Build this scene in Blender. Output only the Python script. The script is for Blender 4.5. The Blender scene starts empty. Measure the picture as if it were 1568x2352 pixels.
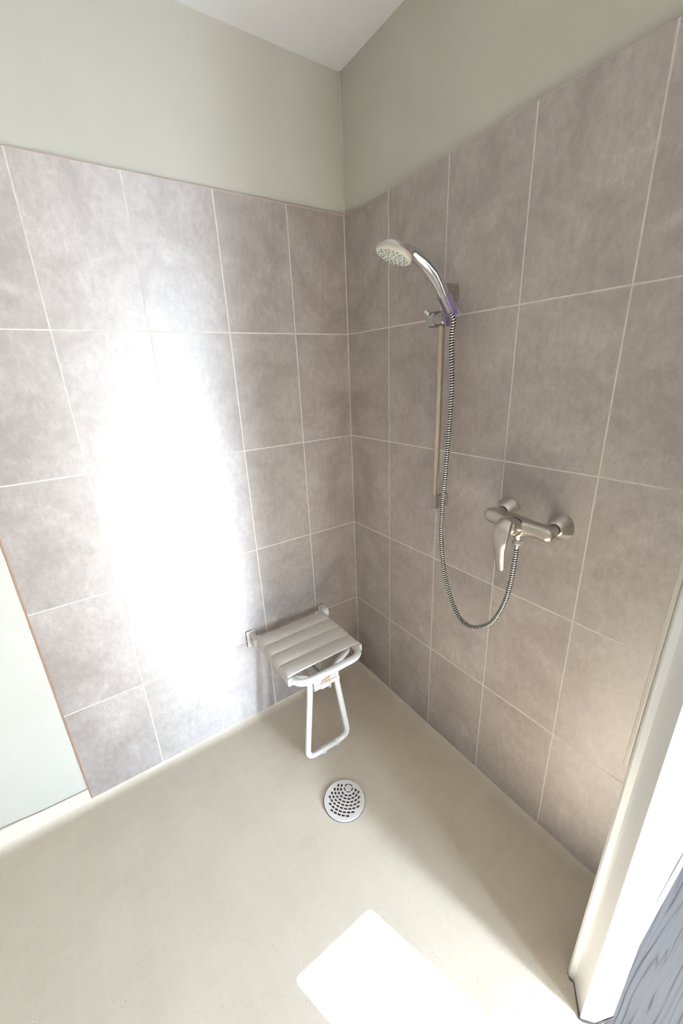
import bpy, bmesh, math, random
from mathutils import Vector, Matrix
random.seed(7)
PI = math.pi
scene = bpy.context.scene
COL = scene.collection

# ------------------------------------------------------------------ camera
cam_d = bpy.data.cameras.new('camera')
cam = bpy.data.objects.new('camera', cam_d)
COL.objects.link(cam)
RT = Vector((0.82493438, -0.5636176, -0.04264348))
UP = Vector((0.22039631, 0.2512722, 0.94249019))
FW = Vector((0.52048894, 0.78689102, -0.33150231))
M = Matrix(((RT.x, UP.x, -FW.x, -1.0023), (RT.y, UP.y, -FW.y, -1.4104), (RT.z, UP.z, -FW.z, 1.4451), (0, 0, 0, 1)))
cam.matrix_world = M
cam_d.sensor_fit = 'HORIZONTAL'
cam_d.sensor_width = 36
cam_d.lens = 36 * 910.32 / 1568
cam_d.clip_start = 0.02
scene.camera = cam

# ------------------------------------------------------------------ colour management, world, light
vs = scene.view_settings
scene.display_settings.display_device = 'sRGB'
vs.view_transform = 'Standard'
vs.look = 'None'
vs.gamma = 1
vs.use_curve_mapping = False
vs.exposure = -0.27

world = bpy.data.worlds.new('world')
scene.world = world
world.use_nodes = True
world.node_tree.nodes['Background'].inputs[0].default_value = (0.72, 0.86, 1.0, 1)
world.node_tree.nodes['Background'].inputs[1].default_value = 6.0

SUN_EL = math.radians(40)
SUN_AZ = Vector((-0.315, 0.949, 0))
sd = bpy.data.lights.new('sun', 'SUN')
sd.energy = 450
sd.angle = math.radians(0.35)
sd.color = (1.0, 0.985, 0.96)
sun = bpy.data.objects.new('sun', sd)
COL.objects.link(sun)
d = SUN_AZ.normalized() * math.cos(SUN_EL) + Vector((0, 0, -math.sin(SUN_EL)))
sun.rotation_euler = d.to_track_quat('-Z', 'Y').to_euler()

def area(name, loc, direction, sx, sy, energy, color, spread=180):
    l = bpy.data.lights.new(name, 'AREA')
    l.shape = 'RECTANGLE'; l.size = sx; l.size_y = sy; l.energy = energy; l.color = color; l.spread = math.radians(spread)
    o = bpy.data.objects.new(name, l)
    COL.objects.link(o)
    o.location = loc
    o.rotation_euler = Vector(direction).to_track_quat('-Z', 'Z').to_euler()
    return o
area('daylight_lamp', (0.08, -3.14, 0.66), (-0.33, 0.95, -0.42), 0.27, 1.2, 80, (0.74, 0.87, 1.0), 115)
area('daylight_lamp', (-0.40, -3.14, 0.48), (-0.20, 0.97, -0.35), 0.24, 0.6, 27, (0.76, 0.89, 1.0), 120)  # extra lamp at the added second opening, shifts the tile glare left
area('room_fill_light', (-1.1, -2.3, 2.36), (0, 0, -1), 1.2, 1.0, 2, (1.0, 0.95, 0.88))  # weak overhead fill, added without a known fitting

# ------------------------------------------------------------------ material helpers
def mat(name, color=(.8, .8, .8), rough=.5, metal=0, spec=.5, coat=0, trans=0, ior=1.45):
    m = bpy.data.materials.new(name)
    m.use_nodes = True
    b = m.node_tree.nodes['Principled BSDF']
    b.inputs['Base Color'].default_value = (*color, 1)
    b.inputs['Roughness'].default_value = rough
    b.inputs['Metallic'].default_value = metal
    b.inputs['Specular IOR Level'].default_value = spec
    b.inputs['Coat Weight'].default_value = coat
    b.inputs['Transmission Weight'].default_value = trans
    b.inputs['IOR'].default_value = ior
    return m

class NT:
    def __init__(s, m):
        s.m = m; s.t = m.node_tree; s.n = s.t.nodes; s.b = s.n['Principled BSDF']
    def link(s, a, b): s.t.links.new(a, b)
    def coord(s): return s.n.new('ShaderNodeTexCoord').outputs['Object']
    def sep(s, v):
        k = s.n.new('ShaderNodeSeparateXYZ'); s.link(v, k.inputs[0]); return k.outputs
    def comb(s, x, y, z):
        k = s.n.new('ShaderNodeCombineXYZ')
        for i, v in enumerate((x, y, z)): s.put(v, k.inputs[i])
        return k.outputs[0]
    def put(s, v, sock):
        if hasattr(v, 'is_output') or isinstance(v, bpy.types.NodeSocket): s.link(v, sock)
        else: sock.default_value = v
    def math(s, op, a, b=0.0, clamp=False):
        k = s.n.new('ShaderNodeMath'); k.operation = op; k.use_clamp = clamp
        s.put(a, k.inputs[0]); s.put(b, k.inputs[1]); return k.outputs[0]
    def vmath(s, op, a, b):
        k = s.n.new('ShaderNodeVectorMath'); k.operation = op
        s.put(a, k.inputs[0]); s.put(b, k.inputs[1]); return k.outputs[0]
    def noise(s, v, scale, detail=4, rough=.6, dist=0):
        k = s.n.new('ShaderNodeTexNoise'); s.put(v, k.inputs['Vector'])
        k.inputs['Scale'].default_value = scale; k.inputs['Detail'].default_value = detail
        k.inputs['Roughness'].default_value = rough; k.inputs['Distortion'].default_value = dist
        return k.outputs['Fac']
    def ramp(s, f, stops):
        k = s.n.new('ShaderNodeValToRGB'); s.put(f, k.inputs[0])
        e = k.color_ramp.elements
        while len(e) < len(stops): e.new(.5)
        for q, (p, c) in zip(e, stops): q.position = p; q.color = (*c, 1)
        return k.outputs[0]
    def mix(s, f, a, b, mode='MIX'):
        k = s.n.new('ShaderNodeMix'); k.data_type = 'RGBA'; k.blend_type = mode
        s.put(f, k.inputs[0])
        for v, i in ((a, 6), (b, 7)):
            if isinstance(v, tuple): k.inputs[i].default_value = (*v, 1)
            else: s.link(v, k.inputs[i])
        return k.outputs[2]
    def bump(s, h, strength, dist):
        k = s.n.new('ShaderNodeBump'); k.inputs['Strength'].default_value = strength
        k.inputs['Distance'].default_value = dist; s.link(h, k.inputs['Height'])
        s.link(k.outputs[0], s.b.inputs['Normal']); return k

def step_near(nt, coord, period, offset, half):
    """1 where coord is within half of a line of the repeating grid"""
    a = nt.math('SUBTRACT', coord, offset)
    a = nt.math('DIVIDE', a, period)
    fr = nt.math('SUBTRACT', a, nt.math('FLOOR', nt.math('ADD', a, .5)))
    dd = nt.math('MULTIPLY', nt.math('ABSOLUTE', fr), period)
    # smooth edge 0.5 mm
    k = nt.math('SUBTRACT', half + .0003, dd)
    return nt.math('DIVIDE', k, .0006, clamp=True)

def tile_material(name, axis, off_u):
    m = mat(name, rough=.36, spec=.9, ior=1.85)
    m.node_tree.nodes['Principled BSDF'].inputs['Anisotropic'].default_value = .80
    nt = NT(m)
    c = nt.coord(); s = nt.sep(c)
    u = s[axis]; z = s[2]
    g = nt.math('MAXIMUM', step_near(nt, u, .2494, off_u, .0019), step_near(nt, z, .4, .3873, .0019))
    iu = nt.math('FLOOR', nt.math('DIVIDE', nt.math('SUBTRACT', u, off_u), .2494))
    iz = nt.math('FLOOR', nt.math('DIVIDE', nt.math('SUBTRACT', z, .3873), .4))
    off = nt.comb(nt.math('MULTIPLY', iu, 3.17), nt.math('MULTIPLY', iz, 5.31), nt.math('ADD', nt.math('MULTIPLY', iu, 1.7), iz))
    p = nt.vmath('ADD', nt.comb(u, nt.math('MULTIPLY', z, 1.0), 0.0), off)
    ps = nt.vmath('ADD', nt.comb(u, nt.math('MULTIPLY', z, .5), 0.0), off)
    n1 = nt.noise(p, 6, 5, .62, .6)
    n2 = nt.noise(ps, 60, 7, .8, .25)
    n3 = nt.noise(p, 260, 3, .7)
    f = nt.math('ADD', nt.math('MULTIPLY', n1, .46), nt.math('ADD', nt.math('MULTIPLY', n2, .42), nt.math('MULTIPLY', n3, .12)))
    tc = nt.ramp(f, [(.34, (.185, .155, .142)), (.45, (.248, .214, .198)), (.55, (.325, .288, .269)), (.67, (.48, .44, .415))])
    gc = nt.ramp(nt.noise(c, 30, 3), [(.3, (.56, .53, .47)), (.7, (.70, .68, .62))])
    nt.link(nt.mix(g, tc, gc), nt.b.inputs['Base Color'])
    r = nt.math('ADD', nt.math('MULTIPLY', n2, .12), .42)
    nt.link(nt.math('ADD', r, nt.math('MULTIPLY', g, .35)), nt.b.inputs['Roughness'])
    h = nt.math('SUBTRACT', nt.math('ADD', nt.math('MULTIPLY', n2, .12), nt.math('MULTIPLY', n1, .1)), g)
    nt.bump(h, .35, .0006)
    tg = nt.n.new('ShaderNodeTangent'); tg.direction_type = 'RADIAL'; tg.axis = 'Z'
    nt.b.inputs['Anisotropic Rotation'].default_value = 0.25
    nt.link(tg.outputs[0], nt.b.inputs['Tangent'])
    return m

M_tile_l = tile_material('tiles_left', 0, -.2367)
M_tile_r = tile_material('tiles_right', 1, -.2482)
M_biscuit = mat('tile_biscuit', (.42, .22, .14), .9)

M_biscuit2 = mat('tile_edge_pinkish', (.50, .38, .32), .9)
M_grout = mat('corner_grout', (.62, .59, .53), .8)
M_paint = mat('wall_paint', (.66, .655, .585), .42, spec=.4)
_n = NT(M_paint); _c = _n.coord()
_n.link(_n.ramp(_n.noise(_c, 3, 3), [(.3, (.49, .475, .425)), (.7, (.525, .51, .46))]), _n.b.inputs['Base Color'])
_n.bump(_n.noise(_c, 90, 5, .6), .25, .0012)
M_ceil = mat('ceiling_paint', (.86, .87, .88), .9, spec=.2)
_n = NT(M_ceil); _n.bump(_n.noise(_n.coord(), 60, 4), .1, .001)
M_white = mat('outer_wall_paint', (.80, .79, .76), .7)
_n = NT(M_white); _n.bump(_n.noise(_n.coord(), 60, 4), .1, .001)

# speckled embossed vinyl
M_vinyl = mat('vinyl', (.6, .57, .5), .38, spec=.45)
_n = NT(M_vinyl); _c = _n.coord(); _s = _n.sep(_c)
vor = _n.n.new('ShaderNodeTexVoronoi'); vor.inputs['Scale'].default_value = 100; _n.link(_c, vor.inputs['Vector'])
sel = _n.math('GREATER_THAN', _n.sep(vor.outputs['Color'])[0], .42)
szz = _n.math('MULTIPLY', _n.sep(vor.outputs['Color'])[1], .085)
dot = _n.math('MULTIPLY', sel, _n.math('LESS_THAN', vor.outputs['Distance'], _n.math('ADD', szz, .026)))
base = _n.ramp(_n.noise(_c, 5, 4), [(.3, (.68, .60, .495)), (.7, (.735, .66, .555))])
fine = _n.ramp(_n.noise(_c, 420, 3), [(.3, (.93, .93, .93)), (.7, (1, 1, 1))])
base = _n.mix(1.0, base, fine, 'MULTIPLY')
band = _n.math('MAXIMUM', step_near(_n, _s[0], .062, .0, .0055), step_near(_n, _s[1], .062, .0, .0055))
base = _n.mix(_n.math('MULTIPLY', band, .07), base, (.76, .73, .67))
_n.link(_n.mix(_n.math('MULTIPLY', dot, .75), base, (.16, .13, .10)), _n.b.inputs['Base Color'])
wx = _n.math('SINE', _n.math('MULTIPLY', _s[0], 2 * PI / .0078))
wy = _n.math('SINE', _n.math('MULTIPLY', _s[1], 2 * PI / .0078))
dots = _n.math('MAXIMUM', _n.math('MULTIPLY', wx, wy), 0.0)
dots = _n.math('MULTIPLY', dots, _n.math('SUBTRACT', 1.0, band))
_n.bump(_n.math('ADD', dots, _n.math('MULTIPLY', _n.noise(_c, 300, 2), .6)), .22, .0006)

# grey laminate planks of the outer room
M_wood = mat('wood_planks', (.4, .38, .38), .45)
_n = NT(M_wood); _c = _n.coord(); _s = _n.sep(_c)
row = _n.math('FLOOR', _n.math('DIVIDE', _s[1], .19))
pp = _n.comb(_n.math('MULTIPLY', _s[0], .42), _n.math('ADD', _n.math('MULTIPLY', _s[1], 5.5), _n.math('MULTIPLY', row, 4.3)), row)
w1 = _n.noise(pp, 2.6, 3, .5, .4)
rings = _n.math('SINE', _n.math('ADD', _n.math('MULTIPLY', _s[1], 330.0), _n.math('MULTIPLY', w1, 42.0)))
w2 = _n.noise(pp, 9, 2, .5)
rings = _n.math('ADD', rings, _n.math('MULTIPLY', _n.math('SUBTRACT', w2, .5), 1.2))
grain = _n.ramp(_n.math('MULTIPLY', _n.math('ADD', rings, 1.0), .5), [(.0, (.06, .054, .056)), (.05, (.105, .098, .10)), (.18, (.14, .132, .135)), (1, (.15, .142, .146))])
fine = _n.ramp(_n.noise(_n.vmath('MULTIPLY', pp, (1.0, 6.0, 1.0)), 14, 4), [(.3, (.82, .82, .82)), (.7, (1, 1, 1))])
seam = step_near(_n, _s[1], .19, 0.0, .0012)
_n.link(_n.mix(seam, _n.mix(1.0, grain, fine, 'MULTIPLY'), (.12, .11, .11)), _n.b.inputs['Base Color'])

M_gloss = mat('white_gloss_paint', (.90, .93, .93), .28)
_n = NT(M_gloss); _n.bump(_n.noise(_n.coord(), 25, 3), .15, .001)
M_caulk = mat('dirty_joint', (.10, .075, .07), .9)
M_caulk_l = mat('warm_joint', (.50, .40, .27), .8)
M_skirt = mat('skirting_grey', (.72, .72, .74), .45)

M_tube = mat('white_powder_coat', (.86, .86, .85), .32)
_n = NT(M_tube); _n.bump(_n.noise(_n.coord(), 500, 2), .05, .0005)
M_slat = mat('ivory_plastic', (.83, .785, .73), .40)
_n = NT(M_slat); _n.bump(_n.noise(_n.coord(), 700, 2), .06, .0005)
M_plas = mat('white_plastic', (.84, .83, .80), .38)
M_copper = mat('copper_pin', (.72, .40, .18), .35, 1)
M_strut = mat('grey_strut', (.62, .62, .60), .4)

def metal(name, col, rough, aniso=0, nscale=400):
    m = mat(name, col, rough, 1)
    n = NT(m)
    n.link(n.math('ADD', n.math('MULTIPLY', n.noise(n.coord(), nscale, 3), .06), rough - .03), n.b.inputs['Roughness'])
    return m
M_chrome = metal('polished_chrome', (.78, .78, .79), .07)
M_satin = metal('satin_chrome', (.63, .59, .545), .31)
M_rail = metal('brushed_rail_metal', (.62, .53, .44), .09)
M_fit = metal('dark_satin_fitting', (.40, .385, .375), .20)
M_hosemetal = metal('hose_chrome', (.95, .94, .93), .30)
M_black = mat('black_rubber', (.006, .006, .007), .35)
M_face = mat('pale_green_grey_plastic', (.60, .64, .58), .4)
M_rim = mat('putty_plastic', (.43, .39, .33), .4)
M_purple = mat('purple_translucent_plastic', (.80, .73, .97), .10, trans=.92, ior=1.30)
M_grate = mat('white_grate', (.84, .82, .79), .35)
M_cup = mat('drain_cup_inside', (.10, .05, .045), .6)

# ------------------------------------------------------------------ mesh helpers
def finish(name, bm, mats, parent=None, smooth=None, bevel=None, loc=None):
    me = bpy.data.meshes.new(name)
    bmesh.ops.recalc_face_normals(bm, faces=bm.faces)
    if loc is not None:
        bmesh.ops.translate(bm, verts=bm.verts, vec=-Vector(loc))
    bm.to_mesh(me); bm.free()
    if not isinstance(mats, (list, tuple)): mats = [mats]
    for m in mats: me.materials.append(m)
    o = bpy.data.objects.new(name, me)
    COL.objects.link(o)
    if loc is not None: o.location = loc
    if parent is not None:
        o.parent = parent
        if loc is None:
            o.location = -Vector(parent_world(parent))
        else:
            o.location = Vector(loc) - Vector(parent_world(parent))
    if bevel:
        b = o.modifiers.new('bevel', 'BEVEL'); b.width = bevel; b.segments = 3; b.limit_method = 'ANGLE'; b.angle_limit = math.radians(35)
        if smooth is None: smooth = 40
    if smooth:
        for p in me.polygons: p.use_smooth = True
        try:
            me.set_sharp_from_angle(angle=math.radians(smooth))
        except Exception:
            pass
    return o

def parent_world(o):
    v = Vector((0, 0, 0))
    while o is not None:
        v += o.location; o = o.parent
    return v

def empty(name, loc, label, cat, group=None):
    o = bpy.data.objects.new(name, None)
    o.empty_display_size = .05
    COL.objects.link(o); o.location = loc
    tag(o, label, cat, group)
    return o
def tag(o, label, cat, group=None):
    o['label'] = label; o['category'] = cat
    if group: o['group'] = group
    return o
def struct(o, label=None):
    o['kind'] = 'structure'
    if label: o['label'] = label
    return o

def box(bm, a, b, mi=0):
    vs_ = [bm.verts.new((x, y, z)) for x in (a[0], b[0]) for y in (a[1], b[1]) for z in (a[2], b[2])]
    fs = [(0, 1, 3, 2), (4, 6, 7, 5), (0, 4, 5, 1), (2, 3, 7, 6), (0, 2, 6, 4), (1, 5, 7, 3)]
    out = []
    for f in fs:
        q = bm.faces.new([vs_[i] for i in f]); q.material_index = mi; out.append(q)
    return out

def prism(bm, poly, axis_vec, mi=0):
    """poly: list of 3D points, extruded by axis_vec"""
    a = [bm.verts.new(p) for p in poly]
    b = [bm.verts.new(Vector(p) + Vector(axis_vec)) for p in poly]
    n = len(a)
    fs = [bm.faces.new(a), bm.faces.new(b[::-1])]
    for i in range(n):
        fs.append(bm.faces.new((a[i], b[i], b[(i + 1) % n], a[(i + 1) % n])))
    for f in fs: f.material_index = mi

def catmull(pts, n=8, closed=False):
    pts = [Vector(p) for p in pts]
    out = []
    N = len(pts)
    rng = range(N) if closed else range(N - 1)
    for i in rng:
        if closed:
            p0, p1, p2, p3 = pts[i - 1], pts[i], pts[(i + 1) % N], pts[(i + 2) % N]
        else:
            p1, p2 = pts[i], pts[i + 1]
            p0 = pts[i - 1] if i else p1 * 2 - p2
            p3 = pts[i + 2] if i + 2 < N else p2 * 2 - p1
        for k in range(n):
            t = k / n
            out.append(.5 * ((2 * p1) + (p2 - p0) * t + (2 * p0 - 5 * p1 + 4 * p2 - p3) * t * t + (3 * p1 - p0 - 3 * p2 + p3) * t ** 3))
    if not closed: out.append(pts[-1])
    return out

def round_path(pts, r, n=8):
    """polyline with its inner corners rounded"""
    pts = [Vector(p) for p in pts]
    if not isinstance(r, (list, tuple)): r = [r] * len(pts)
    out = [pts[0]]
    for i in range(1, len(pts) - 1):
        a, b, c = pts[i - 1], pts[i], pts[i + 1]
        u = (a - b); v = (c - b)
        rr = min(r[i], u.length * .49, v.length * .49)
        u = u.normalized(); v = v.normalized()
        p, q = b + u * rr, b + v * rr
        for k in range(n + 1):
            t = k / n
            out.append((1 - t) ** 2 * p + 2 * t * (1 - t) * b + t * t * q)
    out.append(pts[-1])
    return out

def frames(path):
    T = []
    for i in range(len(path)):
        a = path[max(i - 1, 0)]; b = path[min(i + 1, len(path) - 1)]
        T.append((b - a).normalized())
    up = Vector((0, 0, 1)) if abs(T[0].z) < .9 else Vector((1, 0, 0))
    n = (up - T[0] * up.dot(T[0])).normalized()
    N = []
    for t in T:
        n = (n - t * n.dot(t)).normalized(); N.append(n)
    return T, N

def tube(bm, path, r, seg=20, caps=True, mi=0):
    """r: number, or function(fraction) -> radius or (ra, rb)"""
    path = [Vector(p) for p in path]
    T, N = frames(path)
    L = [0]
    for i in range(1, len(path)): L.append(L[-1] + (path[i] - path[i - 1]).length)
    rings = []
    for i, p in enumerate(path):
        rr = r(L[i] / L[-1]) if callable(r) else r
        ra, rb = rr if isinstance(rr, tuple) else (rr, rr)
        B = T[i].cross(N[i])
        rings.append([bm.verts.new(p + N[i] * math.cos(a) * ra + B * math.sin(a) * rb) for a in [2 * PI * k / seg for k in range(seg)]])
    for A, Bq in zip(rings, rings[1:]):
        for k in range(seg):
            f = bm.faces.new((A[k], A[(k + 1) % seg], Bq[(k + 1) % seg], Bq[k])); f.material_index = mi
    if caps:
        bm.faces.new(rings[0][::-1]).material_index = mi
        bm.faces.new(rings[-1]).material_index = mi

def lathe(bm, prof, origin, axis, seg=48, mi=0, caps=True, scale2=1.0, updir=None):
    """prof: list of (radius, distance along axis)"""
    axis = Vector(axis).normalized(); origin = Vector(origin)
    up = Vector(updir) if updir else (Vector((0, 0, 1)) if abs(axis.z) < .9 else Vector((1, 0, 0)))
    n = (up - axis * up.dot(axis)).normalized(); b = axis.cross(n)
    rings = []
    for r, h in prof:
        rings.append([bm.verts.new(origin + axis * h + n * math.cos(a) * r + b * math.sin(a) * r * scale2) for a in [2 * PI * k / seg for k in range(seg)]])
    for A, B in zip(rings, rings[1:]):
        for k in range(seg):
            f = bm.faces.new((A[k], A[(k + 1) % seg], B[(k + 1) % seg], B[k])); f.material_index = mi
    if caps:
        bm.faces.new(rings[0][::-1]).material_index = mi
        bm.faces.new(rings[-1]).material_index = mi

FZ = -.02            # level of the vinyl floor
TOP = 1.9865         # top of the tiling
CZ = 2.394           # ceiling
LX = -2.5            # far left wall
BY = -3.2            # wall with the window

# ------------------------------------------------------------------ structure
bm = bmesh.new(); box(bm, (LX - .1, .008, -.12), (.12, .12, CZ + .1)); w = struct(finish('wall_left', bm, M_paint), 'painted wall left of the corner, tiled below')
bm = bmesh.new()
box(bm, (-1.2325, 0, -.004), (.0, .0085, TOP))
for f in bm.faces:
    if f.calc_center_median().y > .0 and abs(f.normal.y) < .5: f.material_index = 1
bm.normal_update()
for f in bm.faces:
    f.material_index = 0 if abs(f.normal.y) > .5 else 1
tl = finish('tile_panel', bm, [M_tile_l, M_biscuit], w, bevel=.0012)
bm = bmesh.new(); box(bm, (.008, -1.31, -.12), (.12, .12, CZ + .1)); w = struct(finish('wall_right', bm, M_paint), 'painted wall right of the corner, tiled below')
bm = bmesh.new(); box(bm, (0, -1.235, -.004), (.0085, 0, TOP)); bm.normal_update()
for f in bm.faces:
    f.material_index = 0 if abs(f.normal.x) > .5 else 1
finish('tile_panel', bm, [M_tile_r, M_biscuit], w, bevel=.0012)
# paint bead at the upper inner corner
bm = bmesh.new(); tube(bm, [(.007, .007, TOP), (.006, .006, 2.1), (.007, .007, 2.25), (.005, .006, CZ)], .0035, 8)
struct(finish('trim_1', bm, M_paint, smooth=60), 'thin painted bead down the upper corner')

bm = bmesh.new(); box(bm, (LX - .1, BY - .1, CZ), (1.6, .12, CZ + .1)); struct(finish('ceiling', bm, M_ceil), 'plain white ceiling')

# far left wall, wall behind the camera with its window, far right wall of the outer room
bm = bmesh.new(); box(bm, (LX - .1, BY - .1, -.12), (LX, .008, CZ)); struct(finish('wall_far_left', bm, M_paint))
bm = bmesh.new(); box(bm, (1.5, BY - .1, -.12), (1.6, -1.23, CZ)); struct(finish('wall_outer_right', bm, M_white))
WX0, WX1, WZ0, WZ1 = -.05, .216, .04, 2.140
bm = bmesh.new()
W2 = (-.53, -.22, .12, 1.70)  # opening added so a second sun patch glares on the left tiles
box(bm, (LX, BY - .1, -.12), (W2[0], BY, CZ)); box(bm, (W2[1], BY - .1, -.12), (WX0, BY, CZ))
box(bm, (W2[0], BY - .1, -.12), (W2[1], BY, W2[2])); box(bm, (W2[0], BY - .1, W2[3]), (W2[1], BY, CZ)); box(bm, (WX1, BY - .1, -.12), (1.5, BY, CZ))
box(bm, (WX0, BY - .1, -.12), (WX1, BY, WZ0)); box(bm, (WX0, BY - .1, WZ1), (WX1, BY, CZ))
struct(finish('wall_back', bm, M_white))

# partition between the shower and the outer room, leaning slightly, with its white end casing
LEAN = .065
def lean(x, z): return x + LEAN * (z - FZ)
bm = bmesh.new()
zz = (-.12, CZ)
poly = [(-.24, -1.2375), (-.24, -1.309), (1.5, -1.309), (1.5, -1.2375)]
rings = []
for z in zz: rings.append([bm.verts.new((lean(x, z) if x < 0 else x, y, z)) for x, y in poly])
bm.faces.new(rings[0]); bm.faces.new(rings[1][::-1])
for i in range(4): bm.faces.new((rings[0][i], rings[0][(i + 1) % 4], rings[1][(i + 1) % 4], rings[1][i]))
struct(finish('wall_front', bm, M_paint), 'thin painted partition at the right edge')

prof = [(-.236, -1.2345), (-.259, -1.2344), (-.2655, -1.2400), (-.263, -1.2515), (-.3115, -1.2905), (-.309, -1.2965), (-.2924, -1.3144), (-.286, -1.3175), (-.2471, -1.3341), (-.238, -1.3330), (-.236, -1.3090)]
bm = bmesh.new(); rings = []
for z in (FZ + .002, .2, .66, 1.2, CZ - .002): rings.append([bm.verts.new((lean(x, z), y, z)) for x, y in prof])
n = len(prof)
for A, B in zip(rings, rings[1:]):
    for i in range(n): bm.faces.new((A[i], A[(i + 1) % n], B[(i + 1) % n], B[i]))
bm.faces.new(rings[0]); bm.faces.new(rings[-1][::-1])
struct(finish('trim_2', bm, M_gloss, smooth=25), 'white moulded casing on the end of the partition')
# upper cover strip above z .66, and the thin seal strip below it
bm = bmesh.new(); rings = []
for z in (.665, CZ - .003): rings.append([bm.verts.new((lean(x, z), y, z)) for x, y in ((-.257, -1.2345), (-.264, -1.2335), (-.262, -1.2250), (-.236, -1.2245), (-.236, -1.2345))])
bm.faces.new(rings[0]); bm.faces.new(rings[-1][::-1])
for i in range(5): bm.faces.new((rings[0][i], rings[0][(i + 1) % 5], rings[1][(i + 1) % 5], rings[1][i]))
struct(finish('trim_3', bm, M_paint, bevel=.002), 'painted strip beside the white casing')
bm = bmesh.new()
tube(bm, [(-.2600, -1.236, FZ + .001), (-.268, -1.2450, FZ + .001), (-.266, -1.2540, FZ + .001), (-.3150, -1.2912, FZ + .001), (-.3125, -1.2970, FZ + .001), (-.294, -1.317, FZ + .001), (-.2471, -1.337, FZ + .001)], .0018, 8)
struct(finish('trim_4', bm, M_caulk, smooth=60), 'dark dirty joint at the foot of the white casing')
# skirting on the outer face of the partition
bm = bmesh.new(); box(bm, (-.232, -1.3175, FZ), (1.5, -1.3095, .05)); struct(finish('baseboard_outer', bm, M_skirt, bevel=.003), 'low grey skirting outside the partition')

# vinyl floor with coved edges
bm = bmesh.new()
def cove(k):     # k 0..1 from top at the wall to the flat floor : (distance from wall, z)
    a = k * PI / 2
    return (-.006 + .040 * (1 - math.cos(a)) , FZ + .024 * (1 - math.sin(a)))
NC = 10
pr = [cove(k / NC) for k in range(NC + 1)]      # (off, z), off 0 = wall plane, positive = into the room
up_l = [(-.006, .075)] + pr
y_end = -2.2
# left cove strip and right cove strip meet on the mitre
la = [bm.verts.new((LX, -o_, (z_ if z_ < .07 else .082))) for o_, z_ in up_l]
lm = [bm.verts.new((-1.2325, -o_, (z_ if z_ < .07 else .0435))) for o_, z_ in up_l]
lc = [bm.verts.new((-o_, -o_, (z_ if z_ < .07 else .03))) for o_, z_ in up_l]
rc = [bm.verts.new((-o_, -1.2385, (z_ if z_ < .07 else .03))) for o_, z_ in up_l]
for A, B in ((la, lm), (lm, lc), (lc, rc)):
    for i in range(len(up_l) - 1): bm.faces.new((A[i], A[i + 1], B[i + 1], B[i]))
fa = bm.verts.new((LX, y_end, FZ)); fb = bm.verts.new((-pr[-1][0], -1.270, FZ)); 
fc_ = bm.verts.new((-.275, y_end, FZ)); fd = bm.verts.new((-.275, -1.270, FZ))
bm.faces.new((la[-1], fa, fc_, fd, fb, rc[-1], lc[-1], lm[-1]))
fl = struct(finish('floor', bm, M_vinyl, smooth=50), 'beige speckled embossed vinyl floor coved up the walls')
for p_ in fl.data.polygons:
    if len(p_.vertices) > 4: p_.use_smooth = False

# warm joint on top of the upstand, left of the tiles
bm = bmesh.new(); tube(bm, [(LX, .004, .083), (-1.9, .004, .066), (-1.4867, .004, .0595), (-1.37, .004, .047), (-1.25, .004, .0425), (-1.234, .004, .044)], .0014, 8)
struct(finish('trim_5', bm, M_caulk_l, smooth=60), 'thin ochre joint along the top of the vinyl upstand')
bm = bmesh.new(); box(bm, (LX, BY, FZ - .1), (-.2751, -2.2001, FZ - .0005)); box(bm, (-.2750, BY, FZ - .1), (1.5, -1.2705, FZ - .0005))
struct(finish('floor_outer', bm, M_wood), 'grey wood-look floor outside the shower')
bm = bmesh.new(); box(bm, (LX, -2.21, FZ - .001), (-.273, -2.19, FZ + .003)); struct(finish('trim_6', bm, M_skirt, bevel=.001), 'threshold strip between vinyl and wood floor')

bm = bmesh.new(); tube(bm, [(-1.2338, -.0005, -.002), (-1.2338, -.0005, TOP)], .0014, 8)
struct(finish('trim_7', bm, M_biscuit, smooth=60), 'thin terracotta edge down the left side of the tiling')
bm = bmesh.new(); tube(bm, [(-1.2338, .0005, TOP + .0004), (-.002, .0005, TOP + .0004)], .0012, 8)
struct(finish('trim_8', bm, M_biscuit2, smooth=60), 'thin pinkish edge along the top of the left tiling')

bm = bmesh.new(); tube(bm, [(.0002, .0002, -.002), (.0002, .0002, TOP)], .0024, 8)
struct(finish('trim_9', bm, M_grout, smooth=60), 'pale grout line down the tiled corner')

# window behind the camera, and a second one added for the tile glare
fw = .028
def win_frame(name, X0, X1, Z0, Z1):
    bm = bmesh.new()
    box(bm, (X0 - fw, BY - .06, Z0 - fw), (X0, BY + .012, Z1 + fw)); box(bm, (X1, BY - .06, Z0 - fw), (X1 + fw, BY + .012, Z1 + fw))
    box(bm, (X0, BY - .06, Z1), (X1, BY + .012, Z1 + fw)); box(bm, (X0, BY - .06, Z0 - fw), (X1, BY + .012, Z0))
    struct(finish(name, bm, M_gloss, bevel=.002), 'narrow unseen window behind the camera')
win_frame('window_1', WX0, WX1, WZ0, WZ1); win_frame('added_window', *W2)

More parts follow.
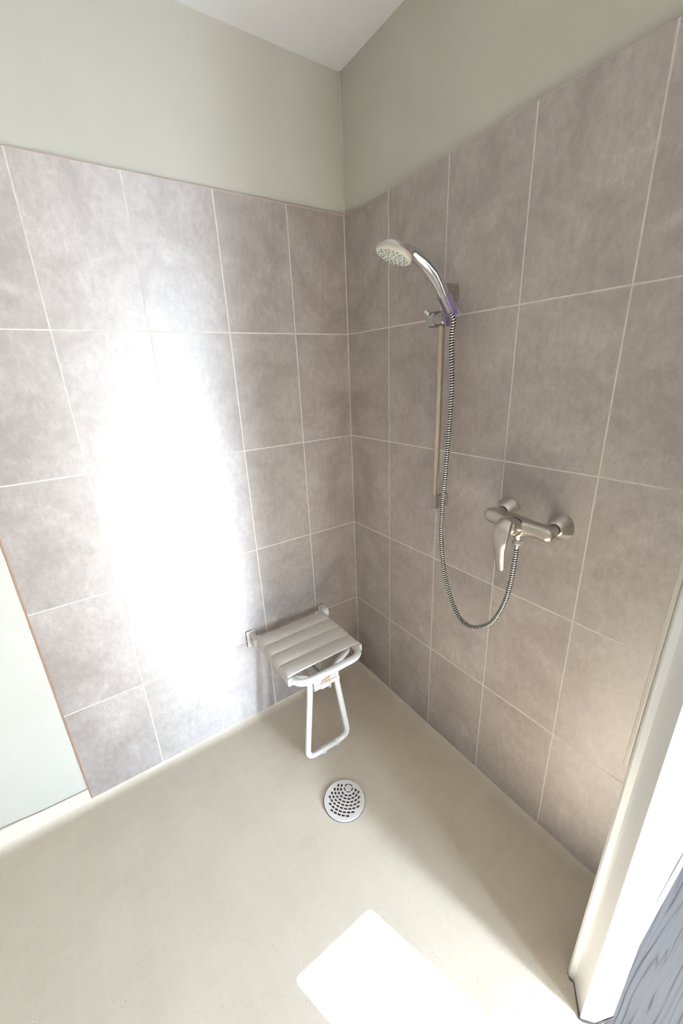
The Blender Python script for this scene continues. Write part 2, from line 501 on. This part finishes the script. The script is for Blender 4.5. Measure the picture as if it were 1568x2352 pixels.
# ------------------------------------------------------------------ folding shower seat
seat = empty('shower_stool', (-.39, -.2, FZ), 'white folding shower seat with four ivory slats, fixed to the tiled wall', 'shower seat')
ZS = .436            # top of the slats
XL, XR = -.563, -.232
def slat(y0, y1):
    # outline in x-z: gently crowned top, ends curling down
    bm = bmesh.new()
    top = []; m_ = 40
    for k in range(m_ + 1):
        t = k / m_
        x = XL + (XR - XL) * t
        e = min(x - XL, XR - x)
        rr = .020
        z = ZS - (0 if e > rr else rr - math.sqrt(max(rr * rr - (rr - e) ** 2, 0)))
        top.append((x, z + .002 * math.sin(PI * t)))
    inner = []
    th = .0045
    for k in range(m_ + 1):
        t = k / m_
        x = XL + th + (XR - XL - 2 * th) * t
        e = min(x - XL - th, XR - th - x); rr = .016
        z = ZS - th - (0 if e > rr else rr - math.sqrt(max(rr * rr - (rr - e) ** 2, 0)))
        inner.append((x, z + .002 * math.sin(PI * t)))
    path = [(XL + .001, ZS - .032)] + top + [(XR - .001, ZS - .032)] + [(XR - th, ZS - .032)] + inner[::-1] + [(XL + th, ZS - .032)]
    # cross-section along y: rounded long edges by dipping the side rings
    ys = [(y0, .0035), (y0 + .0012, .0012), (y0 + .004, 0), (y1 - .004, 0), (y1 - .0012, .0012), (y1, .0035)]
    cx, cz = (XL + XR) / 2, ZS - .006
    rings = []
    nt_ = len(top) + 2
    for y, s_ in ys:
        ring = []
        for i, (x, z) in enumerate(path):
            if i < nt_:
                e = min(x - XL, XR - x)
                dz = s_ if e > .012 else s_ * max(e, 0) / .012
                dx = s_ * (1 - min(e / .02, 1)) * (1 if x < cx else -1)
                ring.append(bm.verts.new((x + dx, y, z - dz)))
            else:
                ring.append(bm.verts.new((x, y, z)))
        rings.append(ring)
    n_ = len(path)
    for A, B in zip(rings, rings[1:]):
        for i in range(n_): bm.faces.new((A[i], A[(i + 1) % n_], B[(i + 1) % n_], B[i]))
    for R_ in (rings[0], rings[-1]):
        for i in range(m_ + 2):
            a, b = i, i + 1
            c, d_ = n_ - 1 - b, n_ - 1 - a
            if b < c: 
                try: bm.faces.new((R_[a], R_[b], R_[c], R_[d_]))
                except ValueError: pass
    return bm
SY0, SY1 = -.068, -.345
pitch = (SY1 - SY0) / 4
for k in range(4):
    ya = SY0 + pitch * k; yb = ya + pitch
    finish('slat', slat(yb + .0022, ya - .0018), M_slat, seat, smooth=50)

TR = .0135
ztube = ZS - .020
def seat_tube():
    bm = bmesh.new()
    xl, xr = XL + .022, XR - .022
    p = round_path([(xl, -.045, ztube), (xl, -.388, ztube - .001), (xr, -.388, ztube - .001), (xr, -.045, ztube)], [0, .062, .062, 0], 14)
    tube(bm, p, TR, 24)
    return bm
finish('seat_frame', seat_tube(), M_tube, seat, smooth=50)
# end brackets under the front slat
for x in (XL + .012, XR - .012):
    bm = bmesh.new(); box(bm, (x - .010, -.353, ZS - .038), (x + .010, -.330, ZS - .007)); finish('end_clip', bm, M_plas, seat, bevel=.003)

# leg: a rounded loop standing on the floor whose tops bend outwards below the seat
bm = bmesh.new()
LY = -.334
p = round_path([(-.528, -.225, ZS - .040), (-.520, -.300, ZS - .052), (-.4760, -.343, ZS - .050), (-.4755, -.345, .33), (-.506, LY, -.007), (-.308, LY, -.007), (-.3590, -.345, .33), (-.3580, -.343, ZS - .050), (-.262, -.300, ZS - .046), (-.254, -.225, ZS - .038)],
               [0, .03, .04, .06, .048, .048, .06, .04, .03, 0], 12)
tube(bm, p, .0118, 24)
leg = finish('leg', bm, M_tube, seat, smooth=50)
for x in (-.432, -.366):
    bm = bmesh.new(); tube(bm, [(x - .0085, LY, -.0065), (x + .0085, LY, -.0065)], .0134, 20)
    box(bm, (x - .009, LY - .012, FZ + .0005), (x + .009, LY + .012, -.008))
    finish('foot_clip', bm, M_plas, leg, bevel=.001)
# hinge cross plate and clamp
bm = bmesh.new(); box(bm, (-.460, -.352, .335), (-.350, -.344, .372)); finish('cross_plate', bm, M_tube, seat, bevel=.003)
bm = bmesh.new()
tube(bm, [(-.462, -.350, .332), (-.350, -.350, .332)], .0105, 20)
tube(bm, [(-.434, -.350, .332), (-.392, -.350, .332)], .0150, 24)
finish('clamp_sleeve', bm, M_plas, seat, bevel=.0015)
bm = bmesh.new(); tube(bm, [(-.397 , -.350 + .019 * math.cos(a), .337 + .028 * math.sin(a)) for a in [2 * PI * k / 24 for k in range(25)]], .0022, 8, caps=False)
finish('cable_tie', bm, M_plas, seat, smooth=60)
bm = bmesh.new(); tube(bm, [(-.436, -.368, .366), (-.396, -.366, .372)], .0022, 10)
finish('hinge_pin', bm, M_copper, seat, smooth=60)
bm = bmesh.new()
for dx in (-.009, .009):
    prism(bm, [(-.448 + dx, -.02, .385), (-.444 + dx, -.02, .385), (-.444 + dx, -.02, .405), (-.448 + dx, -.02, .405)], (.035, -.325, -.048))
prism(bm, [(-.457, -.02, .384), (-.435, -.02, .384), (-.435, -.02, .3875), (-.457, -.02, .3875)], (.035, -.325, -.048))
finish('brace', bm, M_strut, seat, smooth=30)

# wall brackets with round knuckles, and the axle between them
for side, x0, x1 in ((-1, -.566, -.542), (1, -.226, -.196)):
    bm = bmesh.new()
    # side cheek: rounded lobe in the y-z plane
    pts = []
    zc = .400
    pts += [(x0, -.0035, zc + (.028 if side < 0 else .020)), (x0, -.0035, zc - .034)]
    for k in range(17):
        a = -PI / 2 + PI * k / 16
        pts.append((x0, -.030 - .020 * math.cos(a), zc - .002 + .024 * math.sin(a)))
    prism(bm, pts, (x1 - x0, 0, 0))
    b_ = finish('wall_bracket', bm, M_plas, seat, bevel=.003)
    bm = bmesh.new()
    xo = x0 if side < 0 else x0
    box(bm, (x0 - .012 if side < 0 else x1 - .03, -.0045, zc - .040), (x1 + .006 if side < 0 else x1 + .004, -.0005, zc + (.034 if side < 0 else .022)))
    finish('mounting_plate', bm, M_plas, b_, bevel=.001)
    bm = bmesh.new()
    xa, xb = (x0 - .0145, x0 - .001) if side < 0 else (x1 - .036, x1 - .01)
    tube(bm, [(xb + .012, -.0012, zc + (.0355 if side < 0 else .0235)), (xa, -.0012, zc + (.0355 if side < 0 else .0235))] + ([(xa, -.0012, zc - .038)] if side < 0 else []), .0010, 8)
    finish('sealant_edge', bm, M_caulk, b_, smooth=60)
    bm = bmesh.new(); lathe(bm, [(.0045, 0), (.0045, .0012)], ((x0 - .0002) if side < 0 else x1, -.026, zc + .006), (-1 if side < 0 else 1, 0, 0), 12)
    finish('screw', bm, M_caulk, b_, smooth=40)
bm = bmesh.new(); tube(bm, [(-.548, -.034, .398), (-.222, -.034, .398)], .010, 20); finish('axle', bm, M_tube, seat, smooth=50)

# ------------------------------------------------------------------ floor drain
DC = Vector((-.4750, -.5470, FZ)); RC = Vector((-.4390, -.5215, FZ))
drain = empty('floor_drain', DC, 'round white floor drain grate with curved rows of slots, in front of the seat', 'drain')
def grate():
    cu = bpy.data.curves.new('grate', 'CURVE'); cu.dimensions = '2D'; cu.fill_mode = 'BOTH'; cu.extrude = .0009; cu.resolution_u = 1
    def poly(pts):
        s = cu.splines.new('POLY'); s.points.add(len(pts) - 1)
        for q, (x, y) in zip(s.points, pts): q.co = (x, y, 0, 1)
        s.use_cyclic_u = True
    R_ = .0735
    poly([(R_ * math.cos(2 * PI * k / 72), R_ * math.sin(2 * PI * k / 72)) for k in range(72)])
    c = RC - DC
    axis = math.atan2(-c.y, -c.x)            # direction from the small ring towards the middle of the grate
    cnt = 0
    for ring in range(0, 9):
        r0 = .0125 + .0118 * ring; h = .0070 if ring else .0042
        if ring == 0:
            cells = [(axis + 2 * PI * k / 5 + .3, .48) for k in range(5)]
        else:
            step = .0150 / (r0 + h / 2); nn = int(PI / step)
            cells = [(axis + step * k, step * .37) for k in range(-nn, nn + 1)]
            cells = [q for q in cells if abs(q[0] - axis) < PI - step * .5]
        for a, ha in cells:
            pts = []
            for k in range(5): t = a - ha + 2 * ha * k / 4; pts.append((c.x + r0 * math.cos(t), c.y + r0 * math.sin(t)))
            for k in range(5): t = a + ha - 2 * ha * k / 4; pts.append((c.x + (r0 + h) * math.cos(t), c.y + (r0 + h) * math.sin(t)))
            if max(math.hypot(x, y) for x, y in pts) < R_ * .89:
                poly(pts); cnt += 1
    tmp = bpy.data.objects.new('tmp', cu); COL.objects.link(tmp)
    dg = bpy.context.evaluated_depsgraph_get()
    me = bpy.data.meshes.new_from_object(tmp.evaluated_get(dg))
    bpy.data.objects.remove(tmp)
    me.name = 'grate'; me.materials.clear(); me.materials.append(M_grate)
    o = bpy.data.objects.new('grate', me); COL.objects.link(o); o.parent = drain; o.location = (0, 0, .0048)
    return o
grate()
bm = bmesh.new(); lathe(bm, [(.0742, 0.0002), (.0742, .0028), (.066, .0028), (.066, .0008)], DC, (0, 0, 1), 64, caps=False); finish('rim', bm, M_grate, drain, smooth=40)
bm = bmesh.new(); lathe(bm, [(.0665, .0004), (.0665, .0007)], DC, (0, 0, 1), 64); finish('cup', bm, M_cup, drain, smooth=40)
bm = bmesh.new(); tube(bm, [DC + Vector((.0755 * math.cos(a), .0755 * math.sin(a), .0006)) for a in [2 * PI * k / 64 for k in range(65)]], .0009, 6, caps=False)
finish('joint', bm, M_caulk, drain, smooth=60)

# ------------------------------------------------------------------ slide rail
RX, RY = -.050, -.5390
rail = empty('shower_slide_rail', (0, RY, 1.0), 'chrome shower slide rail with round sliding holder on the right tiled wall', 'shower rail')
bm = bmesh.new(); tube(bm, [(RX, RY, 1.045), (RX, RY, 1.655)], .0095, 32); finish('rod', bm, M_rail, rail, smooth=40)
# upper mount: tall flat block from the wall
bm = bmesh.new()
box(bm, (-.062, RY - .0125, 1.626), (-.0005, RY + .0125, 1.668)); finish('upper_mount', bm, M_fit, rail, bevel=.0025)
# lower mount: cylinder end with a web to the wall
bm = bmesh.new(); tube(bm, [(RX, RY, 1.005), (RX, RY, 1.050)], .0112, 32); lo = finish('lower_mount', bm, M_fit, rail, bevel=.001)
bm = bmesh.new(); box(bm, (RX + .004, RY - .0105, 1.006), (-.0005, RY + .0105, 1.046)); finish('wall_web', bm, M_fit, lo, bevel=.002)
# slider barrel along the wall
SZ = 1.5790
bm = bmesh.new()
lathe(bm, [(.0195, 0), (.0210, .0015), (.0210, .0245), (.0203, .0255), (.0210, .0265), (.0210, .060), (.0195, .0615)], (RX - .002, -.497, SZ), (0, -1, 0), 48)
sl = finish('slider', bm, M_fit, rail, smooth=35)
bm = bmesh.new(); tube(bm, [(RX - .016, -.504, SZ + .014), (RX - .025, -.494, SZ + .024)], .0062, 20); finish('lever', bm, M_chrome, sl, bevel=.001)
# purple holder: disc, ring and open cone cradle
HC = Vector((-.098, -.5965, 1.612))          # neck of the handset inside the cradle
HD = Vector((-.55, .16, 1.0)).normalized()    # handset axis at its lower end, pointing up
bm = bmesh.new()
lathe(bm, [(.018, 0), (.0225, .002), (.0225, .007), (.0195, .010), (.0135, .012), (.006, .0125)], (RX - .002, -.5590, SZ), (0, -1, 0), 48)
hold = finish('holder', bm, M_purple, sl, smooth=35)
bm = bmesh.new()
# cradle: thick-walled C-shaped sleeve around the neck, open to the front
up = HD; n_ = Vector((1, 0, 0)); n_ = (n_ - up * n_.dot(up)).normalized(); b_ = up.cross(n_)
segs = 36; a0, a1 = -2.55, 2.55
rings = []
for h, ri, ro in ((-.034, .0120, .0150), (-.020, .0128, .0165), (.004, .0140, .0178), (.014, .0146, .0182)):
    ring_i = [bm.verts.new(HC + up * h + (n_ * math.cos(a) + b_ * math.sin(a)) * ri) for a in [a0 + (a1 - a0) * k / segs for k in range(segs + 1)]]
    ring_o = [bm.verts.new(HC + up * h + (n_ * math.cos(a) + b_ * math.sin(a)) * ro) for a in [a0 + (a1 - a0) * k / segs for k in range(segs + 1)]]
    rings.append((ring_i, ring_o))
for (i0, o0), (i1, o1) in zip(rings, rings[1:]):
    for k in range(segs):
        bm.faces.new((i0[k], i0[k + 1], i1[k + 1], i1[k])); bm.faces.new((o0[k], o1[k], o1[k + 1], o0[k + 1]))
    bm.faces.new((i0[0], i1[0], o1[0], o0[0])); bm.faces.new((i0[-1], o0[-1], o1[-1], i1[-1]))
for (i_, o_) in (rings[0], rings[-1]):
    for k in range(segs): bm.faces.new((i_[k], o_[k], o_[k + 1], i_[k + 1]))
finish('cradle', bm, M_purple, hold, smooth=45)
# pointed tail of the holder, towards the wall
bm = bmesh.new(); lathe(bm, [(.0165, 0), (.0150, .010), (.0105, .026), (.0045, .036), (.001, .038)], (-.072, -.579, 1.594), (.35, -.80, -.35), 32, scale2=.8)
finish('tail', bm, M_purple, hold, smooth=45)

# ------------------------------------------------------------------ hand shower
hs = empty('hand_shower', HC, 'chrome hand shower with pale grey spray face, resting in the purple holder', 'shower head')
body = catmull([HC - HD * .030, HC, HC + HD * .020, (-.131, -.5875, 1.668), (-.160, -.580, 1.6955), (-.194, -.571, 1.7155), (-.226, -.5625, 1.7265), (-.262, -.5525, 1.729)], 8)
def rb(t):
    # half-thickness, half-width along the handset
    pts = [(0, .0098, .0098), (.12, .0112, .0112), (.22, .0135, .0135), (.42, .0178, .0180), (.6, .0172, .0190), (.75, .0150, .0200), (.88, .0130, .0290), (1, .0040, .0190)]
    for (a, x, y), (b, u, v) in zip(pts, pts[1:]):
        if t <= b:
            k = (t - a) / (b - a); k = k * k * (3 - 2 * k)
            return (x + (u - x) * k, y + (v - y) * k)
    return (pts[-1][1], pts[-1][2])
bm = bmesh.new(); tube(bm, body, rb, 36); finish('body', bm, M_chrome, hs, smooth=60)
NF = Vector((-0.36049681, 0.15573087, -0.91966839)).normalized()
FC = Vector((-.2480, -.5555, 1.7145))
bm = bmesh.new(); lathe(bm, [(.020, -.026), (.032, -.021), (.0405, -.012), (.043, -.006)], FC, NF, 64); finish('head_shell', bm, M_chrome, hs, smooth=60)
bm = bmesh.new(); lathe(bm, [(.0425, -.0068), (.0455, -.0055), (.0468, -.001), (.0468, .003), (.0455, .0052)], FC, NF, 64); finish('rim', bm, M_rim, hs, smooth=50)
bm = bmesh.new(); lathe(bm, [(.0455, .0040), (.0440, .0062), (.030, .0072), (.001, .0078)], FC, NF, 64)
n1 = Vector((1, 0, 0)); n1 = (n1 - NF * n1.dot(NF)).normalized(); n2 = NF.cross(n1)
for ring, cnt in ((.010, 6), (.018, 10), (.026, 14), (.034, 20)):
    for k in range(cnt):
        a = 2 * PI * k / cnt + ring * 50
        rr = ring + (.0025 if k % 2 else -.0015)
        o_ = FC + n1 * rr * math.cos(a) + n2 * rr * math.sin(a)
        lathe(bm, [(.00125, .0055), (.00120, .0086)], o_, NF, 8, mi=1)
finish('spray_face', bm, [M_face, M_black], hs, smooth=40)
bm = bmesh.new(); lathe(bm, [(.0112, -.003), (.0122, -.002), (.0122, .0015), (.0112, .0025)], HC + HD * .021, HD, 36); finish('neck_ring', bm, M_chrome, hs, smooth=30)

# ------------------------------------------------------------------ mixer
MZ = 1.040
mix_ = empty('shower_mixer', (0, -.852, MZ), 'satin chrome single-lever shower mixer on the right tiled wall', 'shower mixer')
YC1, YC2 = -.776, -.9285
for yc, zc in ((YC1, 1.0515), (YC2, 1.0405)):
    bm = bmesh.new(); lathe(bm, [(.0345, .0003), (.0350, .003), (.0335, .0055), (.0225, .023), (.0165, .031), (.0150, .0315)], (0, yc, zc), (-1, 0, 0), 56)
    e_ = finish('escutcheon', bm, M_satin, mix_, smooth=35)
    bm = bmesh.new(); lathe(bm, [(.0158, .028), (.0158, .034)], (0, yc, zc), (-1, 0, 0), 40); finish('seal_ring', bm, M_black, e_, smooth=35)
    bm = bmesh.new(); lathe(bm, [(.0140, .030), (.0150, .035), (.0165, .052)], (0, yc, zc), (-1, 0, 0), 40); finish('coupling', bm, M_satin, e_, smooth=35)
# body: lofted bar, round ends, waisted, fuller and deeper in the middle
bm = bmesh.new()
rings = []
NS = 48
for k in range(NS + 1):
    t = k / NS
    y = -.7475 + (-.9535 + .7475) * t
    zc = 1.0480 - .010 * t
    e = min(t, 1 - t) * (.206)
    endr = .022
    s_ = 1 if e > endr else math.sqrt(max(1 - ((endr - e) / endr) ** 2, 0)) * .97 + .03
    mid = math.exp(-((t - .47) / .16) ** 2)
    hz_up = .0205 + .001 * mid; hz_dn = .0210 + .010 * mid; hx = .0215 + .008 * mid
    ring = []
    for q in range(40):
        a = 2 * PI * q / 40
        cx_, sz_ = math.cos(a), math.sin(a)
        # squarer section on top with a soft edge
        pw = .86
        xx = math.copysign(abs(cx_) ** pw, cx_) * hx * s_
        zz_ = math.copysign(abs(sz_) ** pw, sz_) * (hz_up if sz_ > 0 else hz_dn) * s_
        ring.append(bm.verts.new((-.066 - .004 * mid + xx, y, zc + zz_)))
    rings.append(ring)
for A, B in zip(rings, rings[1:]):
    for q in range(40): bm.faces.new((A[q], A[(q + 1) % 40], B[(q + 1) % 40], B[q]))
bm.faces.new(rings[0]); bm.faces.new(rings[-1])
finish('body', bm, M_satin, mix_, smooth=60)
CO = Vector((-.078, -.852, 1.040)); CA = Vector((-1, -.02, .22)).normalized()
bm = bmesh.new(); lathe(bm, [(.0245, .010), (.0250, .012), (.0250, .0135)], CO, CA, 48); finish('cartridge_gap', bm, M_black, mix_, smooth=35)
bm = bmesh.new(); lathe(bm, [(.0235, .013), (.0238, .016), (.0236, .036), (.0225, .043), (.018, .048), (.010, .0505), (.001, .051)], CO, CA, 56); finish('cap', bm, M_satin, mix_, smooth=60)
bm = bmesh.new()
tip = CO + CA * .050
hp = catmull([tip + Vector((.012, 0, .018)), tip + Vector((-.002, 0, .012)), tip + Vector((-.014, 0, -.006)), tip + Vector((-.020, -.001, -.030)), tip + Vector((-.020, -.002, -.060)), tip + Vector((-.016, -.003, -.090)), tip + Vector((-.012, -.004, -.122))], 8)
def rh(t):
    pts = [(0, .004, .010), (.08, .010, .0200), (.22, .0140, .0236), (.40, .0135, .0215), (.65, .0105, .0160), (.94, .0075, .0122), (1, .003, .0070)]
    for (a, x, y), (b, u, v) in zip(pts, pts[1:]):
        if t <= b:
            k = (t - a) / (b - a); k = k * k * (3 - 2 * k)
            return (x + (u - x) * k, y + (v - y) * k)
    return (pts[-1][1], pts[-1][2])
tube(bm, hp, rh, 32); finish('handle', bm, M_satin, mix_, smooth=60)
NX, NY = -.066, -.853
bm = bmesh.new(); lathe(bm, [(.0170, .006), (.0135, -.006), (.0108, -.018)], (NX, NY, 1.018), (0, 0, 1), 32); finish('outlet', bm, M_satin, mix_, smooth=35)

# ------------------------------------------------------------------ hose
hose = empty('shower_hose', (NX, NY, .97), 'black and silver spiral shower hose looping from the mixer to the hand shower', 'hose')
bm = bmesh.new(); lathe(bm, [(.0128, 0), (.0138, .0008), (.0138, .0120), (.0128, .0128)], (NX, NY, .9860), (0, 0, 1), 6); finish('hose_nut', bm, M_chrome, hose, bevel=.0008, smooth=30)
bm = bmesh.new(); lathe(bm, [(.0072, 0), (.0080, .002), (.0080, .016)], (NX, NY, .9755), (0, 0, 1), 28); finish('ferrule', bm, M_chrome, hose, smooth=35)
HE = HC - HD * .028
hpts = [(NX, NY, .978), (NX, NY + .001, .95), (-.066, -.8475, .872), (-.068, -.836, .795), (-.072, -.807, .716), (-.078, -.766, .673), (-.078, -.717, .656), (-.070, -.664, .680), (-.064, -.607, .785), (-.060, -.580, .920), (-.060, -.580, 1.042), (-.060, -.588, 1.172), (-.062, -.5965, 1.379), (-.068, -.5930, 1.510), tuple(HE - HD * .012 + Vector((.004, 0, -.012))), tuple(HE + HD * .004)]
raw = catmull(hpts, 40)
Ls = [0]
for a, b in zip(raw, raw[1:]): Ls.append(Ls[-1] + (b - a).length)
PITCH = .0072; K = 10
total = Ls[-1]; NR = int(total / (PITCH / K))
path = []; j = 0
for i in range(NR + 1):
    s_ = i * PITCH / K
    while j < len(Ls) - 2 and Ls[j + 1] < s_: j += 1
    t = (s_ - Ls[j]) / (Ls[j + 1] - Ls[j]); path.append(raw[j].lerp(raw[j + 1], t))
T, N = frames(path)
bm = bmesh.new(); SEG = 16
HR = .0070
def hv(i, k):
    """ring i, segment k with helical skew"""
    f = i + K * k / SEG
    f = min(f, NR - .001); i0 = int(f); t = f - i0
    p_ = path[i0].lerp(path[i0 + 1], t)
    tt = T[i0]; nn_ = N[i0]; bb = tt.cross(nn_)
    a = 2 * PI * k / SEG
    ph = i % K
    metalp = ph <= 4
    r_ = HR * (1.0 + .05 * math.sin(PI * ph / 4)) if metalp else HR * .95
    return p_ + (nn_ * math.cos(a) + bb * math.sin(a)) * r_
grid = [[bm.verts.new(hv(i, k)) for k in range(SEG + 1)] for i in range(NR - K)]
for i in range(len(grid) - 1):
    for k in range(SEG):
        f = bm.faces.new((grid[i][k], grid[i][k + 1], grid[i + 1][k + 1], grid[i + 1][k]))
        f.material_index = 0 if (i % K) < 4 else 1
bmesh.ops.remove_doubles(bm, verts=bm.verts, dist=.00001)
finish('hose_tube', bm, [M_hosemetal, M_black], hose, smooth=70)
